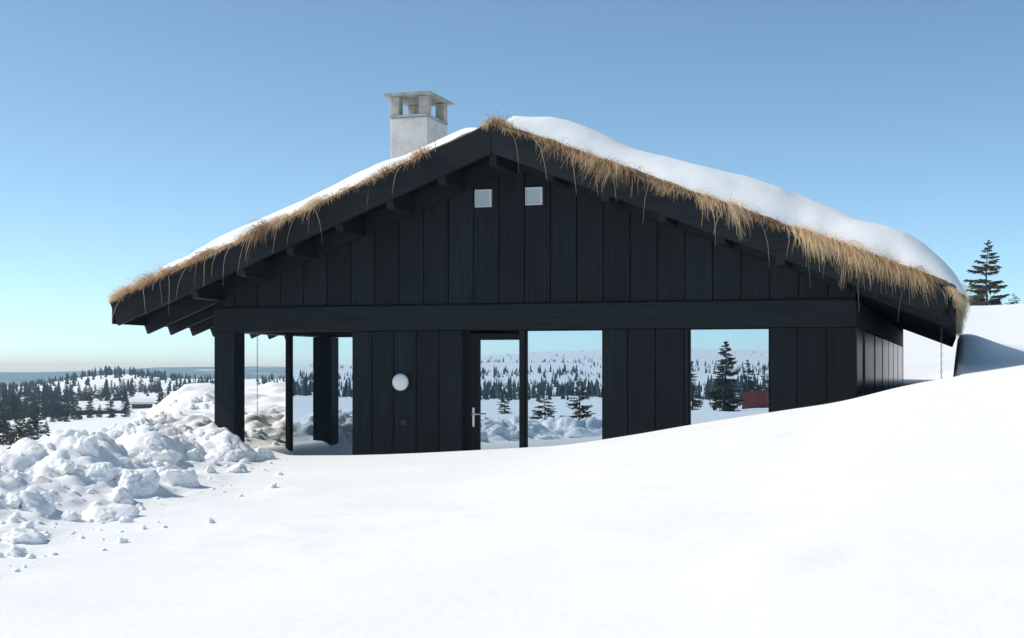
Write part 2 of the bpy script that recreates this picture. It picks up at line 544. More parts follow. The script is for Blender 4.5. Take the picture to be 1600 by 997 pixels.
# --- gable wall with upright boards
def bot_line(x): return ztop(x) - RAF
def gable_poly(x0, x1, z0, dz):
    pts = [(x0, z0), (x1, z0), (x1, bot_line(x1) - dz)]
    if x0 < XC < x1: pts.append((XC, bot_line(XC) - dz))
    pts.append((x0, bot_line(x0) - dz))
    return pts
gable = prism('gable_wall', gable_poly(XL + 0.05, XR - 0.05, BEAM1 + 0.004, 0.01), 0.075, 0.28, M['interior'], cabin, bev=0)
seams = [XL]
b = -9.12 - 0.3476
while b < XR - 0.05:
    seams.append(b); b += 0.3476
seams.append(XR)
GW = [(-5.846, 3.836), (-5.16, 3.84)]       # little gable windows
rng = random.Random(4)
for a, b in zip(seams[:-1], seams[1:]):
    x0, x1 = a + 0.006, b - 0.006
    if x1 - x0 < 0.05: continue
    if bot_line(x0) < BEAM1 + 0.05 and bot_line(x1) < BEAM1 + 0.05: continue
    j = rng.uniform(-0.003, 0.003)
    prism('board', gable_poly(x0, x1, BEAM1 + 0.014, 0.004), 0.030 + j, 0.073, M['wood_v'], gable, bev=0.004)
# little square windows
for i, (wx, wz) in enumerate(GW):
    w = 0.112
    win = box('window', wx - w + 0.012, wx + w - 0.012, 0.004, 0.02, wz - w + 0.012, wz + w - 0.012, M['pale_pane'], cabin, 0)
    win['label'] = 'small square gable window'
    bm = bmesh.new()
    for args in ((wx - w, wx + w, wz + w - 0.012, wz + w), (wx - w, wx + w, wz - w, wz - w + 0.014),
                 (wx - w, wx - w + 0.010, wz - w + 0.014, wz + w - 0.012), (wx + w - 0.022, wx + w, wz - w + 0.014, wz + w - 0.012)):
        bm_box(bm, args[0], args[1], -0.012, 0.028, args[2], args[3])
    from_bm('frame', bm, M['pale_frame'], win)

# --- tie beam, side beams, corner post
box('tie_beam', XL - 0.012, XR + 0.004, -0.022, 0.27, BEAM0, BEAM1, M['wood_h'], cabin, 0.006)
box('side_beam', XR - 0.25, XR + 0.006, 0.275, LEN, BEAM0, BEAM1, M['wood_d'], cabin, 0.006)
box('side_beam', XL - 0.012, XL + 0.26, 0.275, LEN, BEAM0, BEAM1, M['wood_d'], cabin, 0.006)
box('corner_post', XL, XL + 0.315, -0.010, 0.285, -0.2, BEAM0 - 0.003, M['wood_v'], cabin, 0.008)

# --- lower facade
def board_run(xs, name, zb=-0.1):
    back = box(name, xs[0] + 0.01, xs[-1] - 0.01, 0.075, 0.25, zb, BEAM0 - 0.004, M['interior'], cabin, 0)
    for a, b in zip(xs[:-1], xs[1:]):
        j = rng.uniform(-0.003, 0.003)
        box('board', a + 0.006, b - 0.006, 0.028 + j, 0.073, zb, BEAM0 - 0.006, M['wood_v'], back, 0.004)
    return back
board_run([-7.71, -7.42, -7.11, -6.79, -6.47, -6.14], 'facade_wall')
board_run([-4.26, -3.94, -3.586, -3.215], 'facade_wall')
board_run([-2.17, -1.84, -1.488, -1.14], 'facade_wall')

def window(x0, x1, y, z0, z1, fw=0.035, label=None):
    w = box('window', x0 + fw, x1 - fw, y, y + 0.008, z0 + fw, z1 - fw, M['glass'], cabin, 0)
    if label: w['label'] = label
    bm = bmesh.new()
    for a in ((x0, x1, z1 - fw, z1), (x0, x1, z0, z0 + fw), (x0, x0 + fw, z0 + fw, z1 - fw), (x1 - fw, x1, z0 + fw, z1 - fw)):
        bm_box(bm, a[0] + 0.001, a[1] - 0.001, y - 0.04, y + 0.06, a[2] + 0.001, a[3] - 0.001)
    from_bm('frame', bm, M['frame'], w)
    return w
window(-5.29, -4.26, 0.085, 0.15, BEAM0 - 0.005, 0.014, 'tall window beside the glass door')
window(-3.165, -2.17, 0.085, 0.15, BEAM0 - 0.005, 0.014, 'window half sunk in the rising snow')
box('post', -3.212, -3.168, 0.01, 0.20, 0.0, BEAM0 - 0.004, M['wood_v'], cabin, 0.004)
box('post', -5.362, -5.292, 0.01, 0.20, 0.0, BEAM0 - 0.004, M['wood_v'], cabin, 0.004)

# --- door, set back in its opening
door = box('door', -5.93, -5.385, 0.118, 0.128, 0.25, 2.00, M['glass'], cabin, 0)
door['label'] = 'narrow glass door with dark frame'
bm = bmesh.new()
for a in ((-6.045, -5.365, 2.00, 2.085), (-6.045, -5.365, 0.05, 0.25), (-6.045, -5.93, 0.25, 2.00), (-5.385, -5.365, 0.25, 2.00)):
    bm_box(bm, a[0] + 0.001, a[1] - 0.001, 0.085, 0.15, a[2] + 0.001, a[3] - 0.001)
from_bm('frame', bm, M['frame'], door)
box('jamb', -6.138, -6.05, 0.10, 0.22, 0.0, BEAM0 - 0.004, M['frame'], door, 0.003)
bm = bmesh.new()
bm_box(bm, -6.022, -5.992, 0.074, 0.084, 0.87, 1.12)
bevel_all(bm, 0.003)
from_bm('handle_plate', bm, M['steel'], door)
bm = bmesh.new()
bmesh.ops.create_cone(bm, cap_ends=True, segments=10, radius1=0.010, radius2=0.010, depth=0.05,
                      matrix=Matrix.Translation((-6.007, 0.05, 1.035)) @ Matrix.Rotation(R(90), 4, 'X'))
bmesh.ops.create_cone(bm, cap_ends=True, segments=10, radius1=0.010, radius2=0.009, depth=0.14,
                      matrix=Matrix.Translation((-5.945, 0.03, 1.035)) @ Matrix.Rotation(R(90), 4, 'Y'))
from_bm('handle', bm, M['steel'], door, True)

# --- wall lamp and socket
lamp = from_bm('wall_lamp', (lambda bm: (bmesh.ops.create_cone(bm, cap_ends=True, segments=32, radius1=0.085, radius2=0.085, depth=0.03,
               matrix=Matrix.Translation((-6.985, 0.012, 1.45)) @ Matrix.Rotation(R(90), 4, 'X')), bm)[1])(bmesh.new()), M['pale_frame'], cabin)
bm = bmesh.new()
bmesh.ops.create_uvsphere(bm, u_segments=32, v_segments=20, radius=0.113)
for v in bm.verts:
    v.co = Vector((v.co.x - 6.985, v.co.y * 0.5 - 0.04, v.co.z + 1.45))
from_bm('globe', bm, M['lamp'], lamp, True)
sock = box('socket', -6.995, -6.905, -0.012, 0.026, 0.88, 0.97, M['socket'], cabin, 0.008)
box('cover', -6.985, -6.915, -0.022, -0.013, 0.90, 0.955, M['socket'], sock, 0.003)

# --- porch: back glass wall, inner side wall, ceiling, floor
pw = box('window', -9.43, -7.55, 1.70, 1.708, 0.15, BEAM0 - 0.005, M['glass'], cabin, 0)
pw['label'] = 'tall glass wall at the back of the porch'
bm = bmesh.new()
for a in ((-9.50, -9.435, 0.0, 2.13), (-7.55, -7.50, 0.0, 2.13), (-9.435, -7.55, 0.0, 0.15), (-9.435, -7.55, 2.126, 2.16)):
    bm_box(bm, a[0], a[1] - 0.001, 1.64, 1.76, a[2], a[3] - 0.001)
from_bm('frame', bm, M['frame'], pw)
box('porch_header', -9.5, -7.45, 1.62, 1.80, 2.163, 2.75, M['wood_h'], cabin, 0)
box('porch_side_wall', -7.70, -7.46, 0.26, 1.61, -0.1, 2.44, M['wood_v'], cabin, 0)
box('porch_ceiling', -9.49, -7.47, 0.275, 1.615, 2.445, 2.475, M['wood_d'], cabin, 0)

# --- house shell: side walls, back wall, floor
sw = box('side_wall', XR - 0.25, XR - 0.06, 0.28, LEN - 0.01, -0.3, BEAM0 - 0.004, M['interior'], cabin, 0)
sw['label'] = 'side wall under the snowy eave'
sy = [0.275, 1.30, 1.92, 4.05, 4.35, 6.3, 6.6, 8.6, 8.85, 10.7, 10.95, 12.8, 13.05, LEN - 0.02]
for k in range(0, len(sy), 2):
    a = sy[k]
    box('panel', XR - 0.052, XR - 0.008 + rng.uniform(-0.004, 0.004), a, sy[k + 1], -0.3, BEAM0 - 0.006, M['wood_gloss'], sw, 0.004)
box('side_wall', XL + 0.27, XL + 0.32, 1.80, LEN - 0.01, -0.3, BEAM0 - 0.004, M['wood_v'], cabin, 0)
prism('back_wall', [(XL, -0.3), (XR, -0.3), (XR, bot_line(XR)), (XC, bot_line(XC)), (XL, bot_line(XL))], LEN + 0.003, LEN + 0.2, M['wood_v'], cabin, bev=0)
box('floor', XL + 0.25, XR - 0.26, 0.2, LEN, -0.12, -0.02, M['interior'], cabin, 0)

# --- roof: deck, rafters, lookouts, ridge beam, bargeboards, fascias
Y0, Y1 = -OV, LEN + OV
roof = prism('roof', [(XE_L + 0.02, ztop(XE_L) - 0.05), (XC, Z_APEX - 0.04), (XE_R - 0.02, ztop(XE_R) - 0.05),
                      (XE_R - 0.02, ztop(XE_R) - 0.19), (XC, Z_APEX - 0.185), (XE_L + 0.02, ztop(XE_L) - 0.19)],
             Y0 + 0.046, Y1, M['soffit'], cabin, bev=0)
def slope_poly(xe, off_t, off_b, side, xin=None, cut=True):
    """bar along one slope from the eave xe to the ridge; offsets are vertical distances below ztop"""
    xin = XC if xin is None else xin
    xt, xb = xe, xe
    zt = ztop(xe) - off_t
    # end cut square to the slope
    h = (off_b - off_t)
    dx = h * SIN * COS
    xb = xe + (dx if side < 0 else -dx)
    return [(xt, zt), (xb, ztop(xb) - off_b), (xin, ztop(xin) - off_b), (xin, ztop(xin) - off_t)]
for side, xe in ((-1, XE_L), (1, XE_R)):
    p = slope_poly(xe, 0.0, 0.375, side, XC + side * 0.0015)
    prism('bargeboard', p, Y0, Y0 + 0.045, M['wood_h'], cabin, bev=0.004)
    xr = xe + side * 0.035
    y = 0.0
    k = 0
    while y < LEN + 0.2:
        p = slope_poly(xr, 0.195, RAF, side, XC + side * 0.052)
        prism('rafter', p, y + 0.002, y + 0.052, M['wood_h'], roof, bev=0.004)
        y += 0.61; k += 1
    x0, x1 = (xe + 0.003, xe + 0.038) if side < 0 else (xe - 0.038, xe - 0.003)
    box('fascia', x0, x1, Y0 + 0.05, Y1, ztop(xe) - 0.30, ztop(xe) - 0.02, M['wood_d'], cabin, 0.004)
box('ridge_beam', XC - 0.05, XC + 0.05, Y0 + 0.05, LEN, Z_APEX - 0.52, Z_APEX - 0.19, M['wood_d'], roof, 0.004)
for side in (-1, 1):
    for k in range(1, 7):
        x = XC + side * 0.70 * k
        zb = ztop(x) - RAF - 0.01
        p = [(Y0 + 0.05, ztop(x) - 0.20), (Y0 + 0.05, zb + 0.14), (Y0 + 0.16, zb), (-0.001, zb), (-0.001, ztop(x) - 0.20)]
        prism('lookout', p, x - 0.055, x + 0.055, M['wood_d'], roof, plane='yz', bev=0.004)

# --- chimney
cx0, cx1, cy0, cy1 = -8.26, -7.65, 2.7, 3.58
chim = box('chimney', cx0, cx1, cy0, cy1, 3.0, 5.465, M['render'], cabin, 0.012)
chim['label'] = 'pale rendered chimney with open concrete top'
box('ledge', cx0 - 0.012, cx1 + 0.012, cy0 - 0.012, cy1 + 0.012, 5.467, 5.505, M['concrete'], chim, 0.008)
for (a, b) in ((cx0, cy0), (cx1 - 0.145, cy0), (cx0, cy1 - 0.16), (cx1 - 0.145, cy1 - 0.16)):
    box('pillar', a, a + 0.145, b, b + 0.16, 5.506, 5.79, M['pillar'], chim, 0.01)
bm = bmesh.new()
bm_box(bm, cx0 - 0.075, cx1 + 0.075, cy0 - 0.075, cy1 + 0.075, 5.792, 5.830)
bmesh.ops.subdivide_edges(bm, edges=bm.edges[:], cuts=2, use_grid_fill=True)
for v in bm.verts: v.co += Vector((rng.uniform(-1, 1), rng.uniform(-1, 1), rng.uniform(-1, 1))) * 0.006
from_bm('cap', bm, M['concrete'], chim)
bm = bmesh.new()
bmesh.ops.create_uvsphere(bm, u_segments=20, v_segments=10, radius=0.2)
for v in bm.verts: v.co = Vector((v.co.x - 7.93, v.co.y + 3.16, max(0, v.co.z) * 0.35 + 5.506))
from_bm('flue', bm, M['soot'], chim, True)

# --- sod edge along bargeboards and eaves
def sod_edge(name, pts, half, lift):
    """uneven rounded strip following pts (x, y, z)"""
    vs_, fs = [], []
    ns = 7
    n = len(pts)
    for i, p in enumerate(pts):
        a = pts[min(i + 1, n - 1)]; bq = pts[max(i - 1, 0)]
        d = (Vector(a) - Vector(bq)).normalized()
        side = d.cross(Vector((0, 0, 1))).normalized()
        for k in range(ns):
            th = math.pi * k / (ns - 1)
            r = 1 + 0.35 * mnoise.noise(Vector((p[0] * 5, p[1] * 5, k * 0.7 + 9)))
            vs_.append(Vector(p) + side * math.cos(th) * half * r + Vector((0, 0, 1)) * (math.sin(th) * lift * r - 0.01))
    for i in range(n - 1):
        for k in range(ns - 1):
            fs.append((i * ns + k, i * ns + k + 1, (i + 1) * ns + k + 1, (i + 1) * ns + k))
    o = pyd(name, vs_, fs, M['sod'], roof, True)
    return o
def line(a, b, n): return [tuple(Vector(a).lerp(Vector(b), i / n)) for i in range(n + 1)]
sod_edge('sod_edge', line((XE_L + 0.06, Y0 + 0.12, ztop(XE_L + 0.06)), (XC, Y0 + 0.12, Z_APEX - 0.01), 120), 0.11, 0.065)
sod_edge('sod_edge', line((XC, Y0 + 0.12, Z_APEX - 0.01), (XE_R - 0.06, Y0 + 0.12, ztop(XE_R - 0.06)), 120), 0.11, 0.07)
sod_edge('sod_edge', line((XE_R - 0.06, Y0 + 0.06, ztop(XE_R) - 0.02), (XE_R - 0.06, Y1, ztop(XE_R) - 0.02), 150), 0.10, 0.10)
sod_edge('sod_edge', line((XE_L + 0.08, Y0 + 0.06, ztop(XE_L) - 0.01), (XE_L + 0.08, Y1, ztop(XE_L) - 0.01), 150), 0.09, 0.05)

# --- dry grass blades
class Blades:
    def __init__(self): self.v = []; self.f = []; self.t = []
    def add(self, p, d, ln, droop, w, tone, nseg=5, curl=0.0):
        p = Vector(p); d = Vector(d).normalized()
        b0 = len(self.v)
        side = Vector((rb.gauss(0, 1), rb.gauss(0, 0.45), rb.gauss(0, 0.25))).normalized()
        st = ln / nseg
        for i in range(nseg + 1):
            ww = w * (1 - 0.75 * i / nseg)
            self.v.append(p - side * ww); self.v.append(p + side * ww)
            self.t += [tone, tone]
            if i:
                k = b0 + 2 * i
                self.f.append((k - 2, k - 1, k + 1, k))
            p = p + d * st
            d = (d + Vector((rb.gauss(0, curl), rb.gauss(0, curl), -droop)) ).normalized()
            if p.y > Y0 - 0.012 and p.z < ztop(p.x) - 0.005 and XE_L < p.x < XE_R and p.y < 0:
                p.y = Y0 - 0.012 - rb.random() * 0.02
    def build(self, name, parent):
        me = bpy.data.meshes.new(name)
        me.from_pydata([tuple(v) for v in self.v], [], self.f)
        a = me.attributes.new('tone', 'FLOAT', 'POINT')
        a.data.foreach_set('value', self.t)
        o = link(name, me, M['straw'], parent)
        o['kind'] = 'stuff'
        return o
rb = random.Random(11)
def fringe(x_a, x_b, per_m, ln0, ln1, up, lean, clump=6.0, long_share=0.012, seed=0):
    B = Blades()
    n_clump = int(abs(x_b - x_a) * clump)
    for c in range(n_clump):
        u = (c + rb.random()) / n_clump
        cx = x_a + (x_b - x_a) * u
        L = ln0 + (ln1 - ln0) * rb.random() ** 1.3
        L *= 0.45 + 1.1 * (0.5 + mnoise.noise(Vector((cx * 1.7, seed, 3.1))))
        if mnoise.noise(Vector((cx * 4.1, seed * 3.3, 8.2))) < (-0.42 if seed > 5 else -0.5) and rb.random() < 0.7: continue
        dirx = rb.gauss(lean, 0.35)
        k = int(0.9 * per_m / clump * rb.uniform(0.3, 1.7))
        ctone = rb.uniform(0.05, 0.85)
        for j in range(k):
            x = cx + rb.gauss(0, 0.07)
            if not (XE_L - 0.02 < x < XE_R + 0.02): continue
            y = Y0 + 0.01 + abs(rb.gauss(0, 0.06))
            z = ztop(x) + rb.uniform(-0.02, 0.06)
            d = Vector((dirx + rb.gauss(0, 0.3), -rb.uniform(0.3, 1.0), up + rb.gauss(0, 0.25)))
            B.add((x, y, z), d, L * rb.uniform(0.4, 1.25), rb.uniform(0.25, 0.6), rb.uniform(0.0018, 0.0042), min(1, max(0, ctone + rb.gauss(0, 0.25))), 5, 0.10)
        if rb.random() < long_share * 10:
            x = cx
            B.add((x, Y0 - 0.01, ztop(x) - 0.02), (rb.gauss(lean, 0.4), -0.4, -0.5), rb.uniform(0.3, 0.7), 0.45, 0.0032, rb.uniform(0.3, 0.8), 7, 0.06)
    return B
def merge(*bs):
    B = Blades()
    for b in bs:
        o = len(B.v); B.v += b.v; B.t += b.t; B.f += [tuple(i + o for i in f) for f in b.f]
    return B
# right slope: a thick hanging fringe that gets longer towards the eave
right = merge(fringe(-5.55, -5.30, 2600, 0.14, 0.34, 0.7, 0.15, 16, 0.0, 1), fringe(-5.35, -4.6, 520, 0.06, 0.26, 0.05, 0.35, 7, 0.04, 2),
              fringe(-4.7, -3.2, 800, 0.08, 0.34, 0.0, 0.3, 7, 0.05, 3), fringe(-3.3, -1.6, 1150, 0.10, 0.42, 0.0, 0.25, 7, 0.045, 4),
              fringe(-1.7, -0.34, 1500, 0.14, 0.46, 0.0, 0.2, 8, 0.03, 5))
right.build('dry_grass', roof)
left = merge(fringe(-10.82, -9.3, 1900, 0.10, 0.30, 0.6, -0.2, 13, 0.04, 6), fringe(-9.5, -7.7, 1500, 0.08, 0.28, 0.25, -0.15, 12, 0.04, 7),
             fringe(-7.9, -6.9, 700, 0.05, 0.19, 0.25, 0.0, 10, 0.02, 8), fringe(-7.05, -6.3, 1500, 0.08, 0.2, 0.6, 0.2, 10, 0.03, 9),
             fringe(-6.35, -5.6, 30, 0.04, 0.08, 0.0, 0.1, 6, 0.0, 10))
left.build('dry_grass', roof)
# along the right eave, hanging over the edge
B = Blades()
for i in range(3200):
    y = Y0 + 0.35 + (LEN + 1.2) * rb.random() ** 1.5
    x = XE_R - 0.02 - abs(rb.gauss(0, 0.05))
    B.add((x, y, ztop(XE_R) + rb.uniform(-0.02, 0.08)), (rb.uniform(0.3, 1), rb.gauss(0, 0.35), rb.uniform(-0.4, 0.3)), rb.uniform(0.12, 0.34), rb.uniform(0.3, 0.6), 0.004, rb.uniform(0.2, 0.9), 5, 0.08)
for i in range(420):
    y = Y0 + 3.0 * rb.random() ** 1.5
    x = XE_L + 0.02 + abs(rb.gauss(0, 0.08))
    B.add((x, y, ztop(XE_L) + rb.uniform(-0.02, 0.04)), (-rb.uniform(0.0, 0.5), rb.gauss(0, 0.4), rb.uniform(0.3, 0.9)), rb.uniform(0.06, 0.2), rb.uniform(0.15, 0.4), 0.003, rb.uniform(0.3, 0.9), 4, 0.1)
B.build('dry_grass', roof)

# ------------------------------------------------------------------ snow on the roof
def roof_snow():
    xs = np.concatenate([np.linspace(-10.62, -9.6, 22), np.linspace(-9.5, -5.6, 60), np.linspace(-5.55, -1.2, 90), np.linspace(-1.15, 0.10, 46)])
    ys = np.concatenate([np.linspace(-0.84, 1.6, 62), np.linspace(1.7, 15.0, 70), np.linspace(15.1, 16.5, 14)])
    X, Y = np.meshgrid(xs, ys)
    zt = Z_APEX - TAN * np.abs(X - XC)
    zt = Z_APEX - TAN * np.sqrt((X - XC) ** 2 + 0.0025)
    wob = 0.5 + fbm(X * 0.8 + 3, Y * 0.5, 61, 3)
    thick = np.interp(X, [-10.62, -10.2, -9, -7, -5.9, -5.58, -5.42, -5.32, -4.9, -4.2, -3.2, -2.4, -1.2, -0.6, 0.1], [0.19, 0.26, 0.27, 0.25, 0.20, 0.07, 0.09, 0.27, 0.37, 0.43, 0.48, 0.52, 0.52, 0.53, 0.47])
    thick = thick * (0.86 + 0.28 * wob) + 0.03 * fbm(X * 2.1, Y * 1.6, 63, 3)
    # rounded edges
    right = X > XC
    fr = np.where(right, 0.95 + 0.35 * fbm(X * 0.45, Y * 0 + 1, 65, 2), 0.16)
    y_in = np.where(right, 0.06 + 0.08 * (0.5 + fbm(X * 1.3, Y * 0, 66, 3)), 0.11 + 0.10 * (0.5 + fbm(X * 1.6, Y * 0, 67, 3)))
    def rnd(t):
        t = np.clip(t, 0, 1)
        return np.sqrt(np.clip(1 - (1 - t) ** 2, 0, 1))
    ef = rnd((Y + 0.84 - y_in) / fr)
    eb = rnd((16.5 - Y) / 0.5)
    el = rnd((X + 10.62 - 0.10 * (Y > 0.5) + 0.0) / 0.5)
    er = rnd((0.10 - X) / 0.72)
    e = ef * eb * el * er
    Z = zt + thick * e - 0.03
    # snow curls over the eave
    Z = np.where(X > XE_R - 0.05, np.minimum(Z, zt + thick * e), Z)
    v = np.stack([X.ravel(), Y.ravel(), Z.ravel()], 1)
    n0, n1 = X.shape
    q = np.arange(n0 * n1).reshape(n0, n1)
    Q = np.stack([q[:-1, :-1].ravel(), q[:-1, 1:].ravel(), q[1:, 1:].ravel(), q[1:, :-1].ravel()], 1)
    me = grid_mesh('roof_snow', v, Q)
    return link('roof_snow', me, M['snow_soft'])
tag(roof_snow(), 'thick rounded snow blanket lying on the cabin roof', 'snow', kind='stuff')

# ------------------------------------------------------------------ rain chains
def rain_chain(x, y, z1, z0, label):
    bm = bmesh.new()
    n = int((z1 - z0) / 0.05)
    for i in range(n):
        c = Vector((x, y, z1 - (i + 0.5) * 0.05))
        rot = Matrix.Rotation(R(90) * (i % 2), 4, 'Z')
        ring = []
        for k in range(8):
            a = 2 * math.pi * k / 8
            ctr = Vector((math.cos(a) * 0.010, 0, math.sin(a) * 0.031))
            out = ctr.normalized()
            r = []
            for j in range(4):
                b = math.pi / 2 * j
                r.append(bm.verts.new(c + rot @ (ctr + out * math.cos(b) * 0.0035 + Vector((0, 1, 0)) * math.sin(b) * 0.0035)))
            ring.append(r)
        for k in range(8):
            for j in range(4):
                bm.faces.new((ring[k][j], ring[k][(j + 1) % 4], ring[(k + 1) % 8][(j + 1) % 4], ring[(k + 1) % 8][j]))
    o = from_bm('rain_chain', bm, M['chain'], None, True)
    return tag(o, label, 'chain', 'rain chains hanging from the eaves')
rain_chain(-10.68, 3.0, 2.16, 0.4, 'thin rain chain hanging between corner post and porch glass')
rain_chain(-0.17, 0.7, 2.12, 1.0, 'short rain chain hanging from the eave near the drift')

# ------------------------------------------------------------------ snow blocks of the cleared pile
def chunk_mesh(seed, sub=4):
    r = random.Random(seed)
    bm = bmesh.new()
    bmesh.ops.create_icosphere(bm, subdivisions=sub, radius=1.0)
    planes = []
    for i in range(9):
        n = Vector((r.gauss(0, 1), r.gauss(0, 1), r.gauss(0, 0.8))).normalized()
        planes.append((n, r.uniform(0.55, 1.0)))
    planes.append((Vector((r.gauss(0, 0.2), r.gauss(0, 0.2), 1)).normalized(), r.uniform(0.5, 0.8)))
    o = Vector((r.random() * 50, r.random() * 50, r.random() * 50))
    for v in bm.verts:
        d = v.co.normalized()
        s = 0.0
        k = 11.0
        for n, h in planes:
            c = n.dot(d)
            if c > 0.05: s += (c / h) ** k
        s += (1 / 1.25) ** k
        rad = s ** (-1 / k)
        rad *= 1 + 0.26 * mnoise.noise(d * 1.6 + o) + 0.13 * mnoise.noise(d * 3.7 + o) + 0.07 * mnoise.noise(d * 8 + o) + 0.045 * mnoise.noise(d * 15 + o) + 0.03 * abs(mnoise.noise(d * 28 + o))
        v.co = d * rad
    me = bpy.data.meshes.new('snow_block')
    bm.to_mesh(me); bm.free()
    me.polygons.foreach_set('use_smooth', [True] * len(me.polygons))
    me.materials.append(M['snow'])
    return me
CH = [chunk_mesh(100 + i, 5) for i in range(7)] + [chunk_mesh(200 + i, 4) for i in range(6)]
def chunk(px, py, wpx, hpx, mi, label, rot=None, flat_=1.0, sink=0.5):
    x, y, z, d = ground_at(px, py)
    s = wpx * d / FPX / 2
    sz = hpx * d / FPX / 1.5
    o = bpy.data.objects.new('snow_block', CH[mi])
    COL.objects.link(o)
    o.location = (x, y, z + sz * (0.55 - sink))
    o.scale = (s, s * 0.85, sz)
    rr = random.Random(int(px * 7 + py))
    o.rotation_euler = (rr.uniform(-0.35, 0.35), rr.uniform(-0.35, 0.35), rr.uniform(0, 6.28)) if rot is None else rot
    return tag(o, label, 'snow block', 'snow blocks in the cleared pile')
BIG = [(345, 715, 105, 44, 0, 'largest snow block of the pile, leaning at the foot of the corner post'),
       (205, 762, 85, 46, 1, 'big rounded snow block in the middle of the pile'),
       (135, 712, 44, 50, 2, 'tall upright snow block standing near the valley edge'),
       (62, 795, 80, 52, 3, 'broad snow block with a shadowed side, low in the pile'),
       (285, 757, 55, 36, 4, 'snow block just right of the big rounded one'),
       (160, 748, 55, 40, 5, 'snow block just left of the big rounded one'),
       (262, 722, 50, 34, 6, 'rounded snow block behind the big rounded one'),
       (300, 718, 40, 28, 0, 'snow block next to the largest one by the post'),
       (42, 845, 72, 30, 2, 'long wedge shaped snow block near the photo edge'),
       (30, 868, 42, 24, 3, 'small lowest snow block at the photo edge'),
       (165, 812, 100, 26, 1, 'low flat snow slab at the foot of the pile'),
       (190, 782, 46, 26, 4, 'peaked snow lump below the big rounded block'),
       (408, 715, 46, 26, 5, 'snow lump below the hanging rain chain'),
       (95, 735, 48, 32, 6, 'snow block below the spruces at the valley edge'),
       (368, 738, 40, 20, 2, 'flat snow lump in front of the largest block'),
       (20, 790, 40, 30, 1, 'snow block beside the broad shadowed one'),
       (110, 812, 34, 24, 5, 'snow block between the broad block and the flat slab')]
for (px, py, w, h, mi, lab) in BIG: chunk(px, py, w, h, mi, lab)
for (px, py, w, h, mi, lab) in ((328, 818, 15, 11, 7, 'lone fist sized snow clod on the smooth slope'), (190, 848, 18, 12, 8, 'crumbly snow clod lying below the flat slab'),
                                (222, 827, 11, 9, 9, 'tiny pointed snow clod just off the flat slab'), (425, 762, 16, 9, 10, 'snow clod with a blue shadow near the pile edge'),
                                (436, 742, 10, 7, 11, 'snow clod closest to the porch glass'), (376, 776, 8, 5, 12, 'smallest snow clod on the open slope')):
    chunk(px, py, w, h, mi, lab, sink=0.2)
rc = random.Random(5)
for i in range(85):
    px = rc.uniform(-10, 440)
    top = np.interp(px, [0, 100, 190, 330, 440], [715, 690, 668, 640, 690])
    bot = np.interp(px, [0, 100, 200, 330, 440], [860, 838, 815, 762, 735])
    py = top + (bot - top) * rc.random()
    w = rc.choice([7, 9, 10, 13, 16, 20, 24]) * rc.uniform(0.8, 1.2)
    chunk(px, py, w, w * rc.uniform(0.55, 0.9), rc.randrange(7, 13), 'small rounded snow lump scattered in the cleared pile', sink=0.45)
for i in range(40):
    px = rc.uniform(195, 332)
    py = rc.uniform(float(np.interp(px, [195, 250, 332], [668, 632, 612])), 680)
    w = rc.choice([8, 10, 13, 17]) * rc.uniform(0.8, 1.2)
    chunk(px, py, w, w * rc.uniform(0.5, 0.8), rc.randrange(7, 13), 'small snow lump on the bank rising behind the pile', sink=0.45)
# crumbs nobody could count
vs_, fs = [], []
ico = bmesh.new(); bmesh.ops.create_icosphere(ico, subdivisions=1, radius=1.0)
iv = [v.co.copy() for v in ico.verts]; ifc = [tuple(v.index for v in f.verts) for f in ico.faces]; ico.free()
for i in range(420):
    px = rc.uniform(-20, 470)
    top = np.interp(px, [0, 100, 190, 330, 470], [720, 695, 672, 650, 715])
    bot = np.interp(px, [0, 100, 200, 330, 470], [905, 875, 845, 790, 742])
    py = top + (bot - top) * rc.random() ** 0.8
    v = ray(px, py)
    d = rc.uniform(9, 19)
    x, y = v.x * d, CAMY + v.y * d
    e = -8.3 - 0.24 * max(-12, min(1, y))
    if x > e + abs(rc.gauss(0, 0.18)): continue
    z = H(x, y)
    s = (0.008 + 0.035 * rc.random() ** 2.5) * (1.0 if x < e else 0.7)
    b0 = len(vs_)
    for q in iv:
        vs_.append(Vector((x, y, z + s * 0.2)) + Vector((q.x * s * rc.uniform(0.5, 1.7), q.y * s * rc.uniform(0.5, 1.5), q.z * s * rc.uniform(0.4, 1.1))))
    fs += [tuple(k + b0 for k in f) for f in ifc]
tag(pyd('snow_crumbs', vs_, fs, M['snow'], None, True), 'loose snow crumbs strewn over and below the cleared pile', 'snow', kind='stuff')

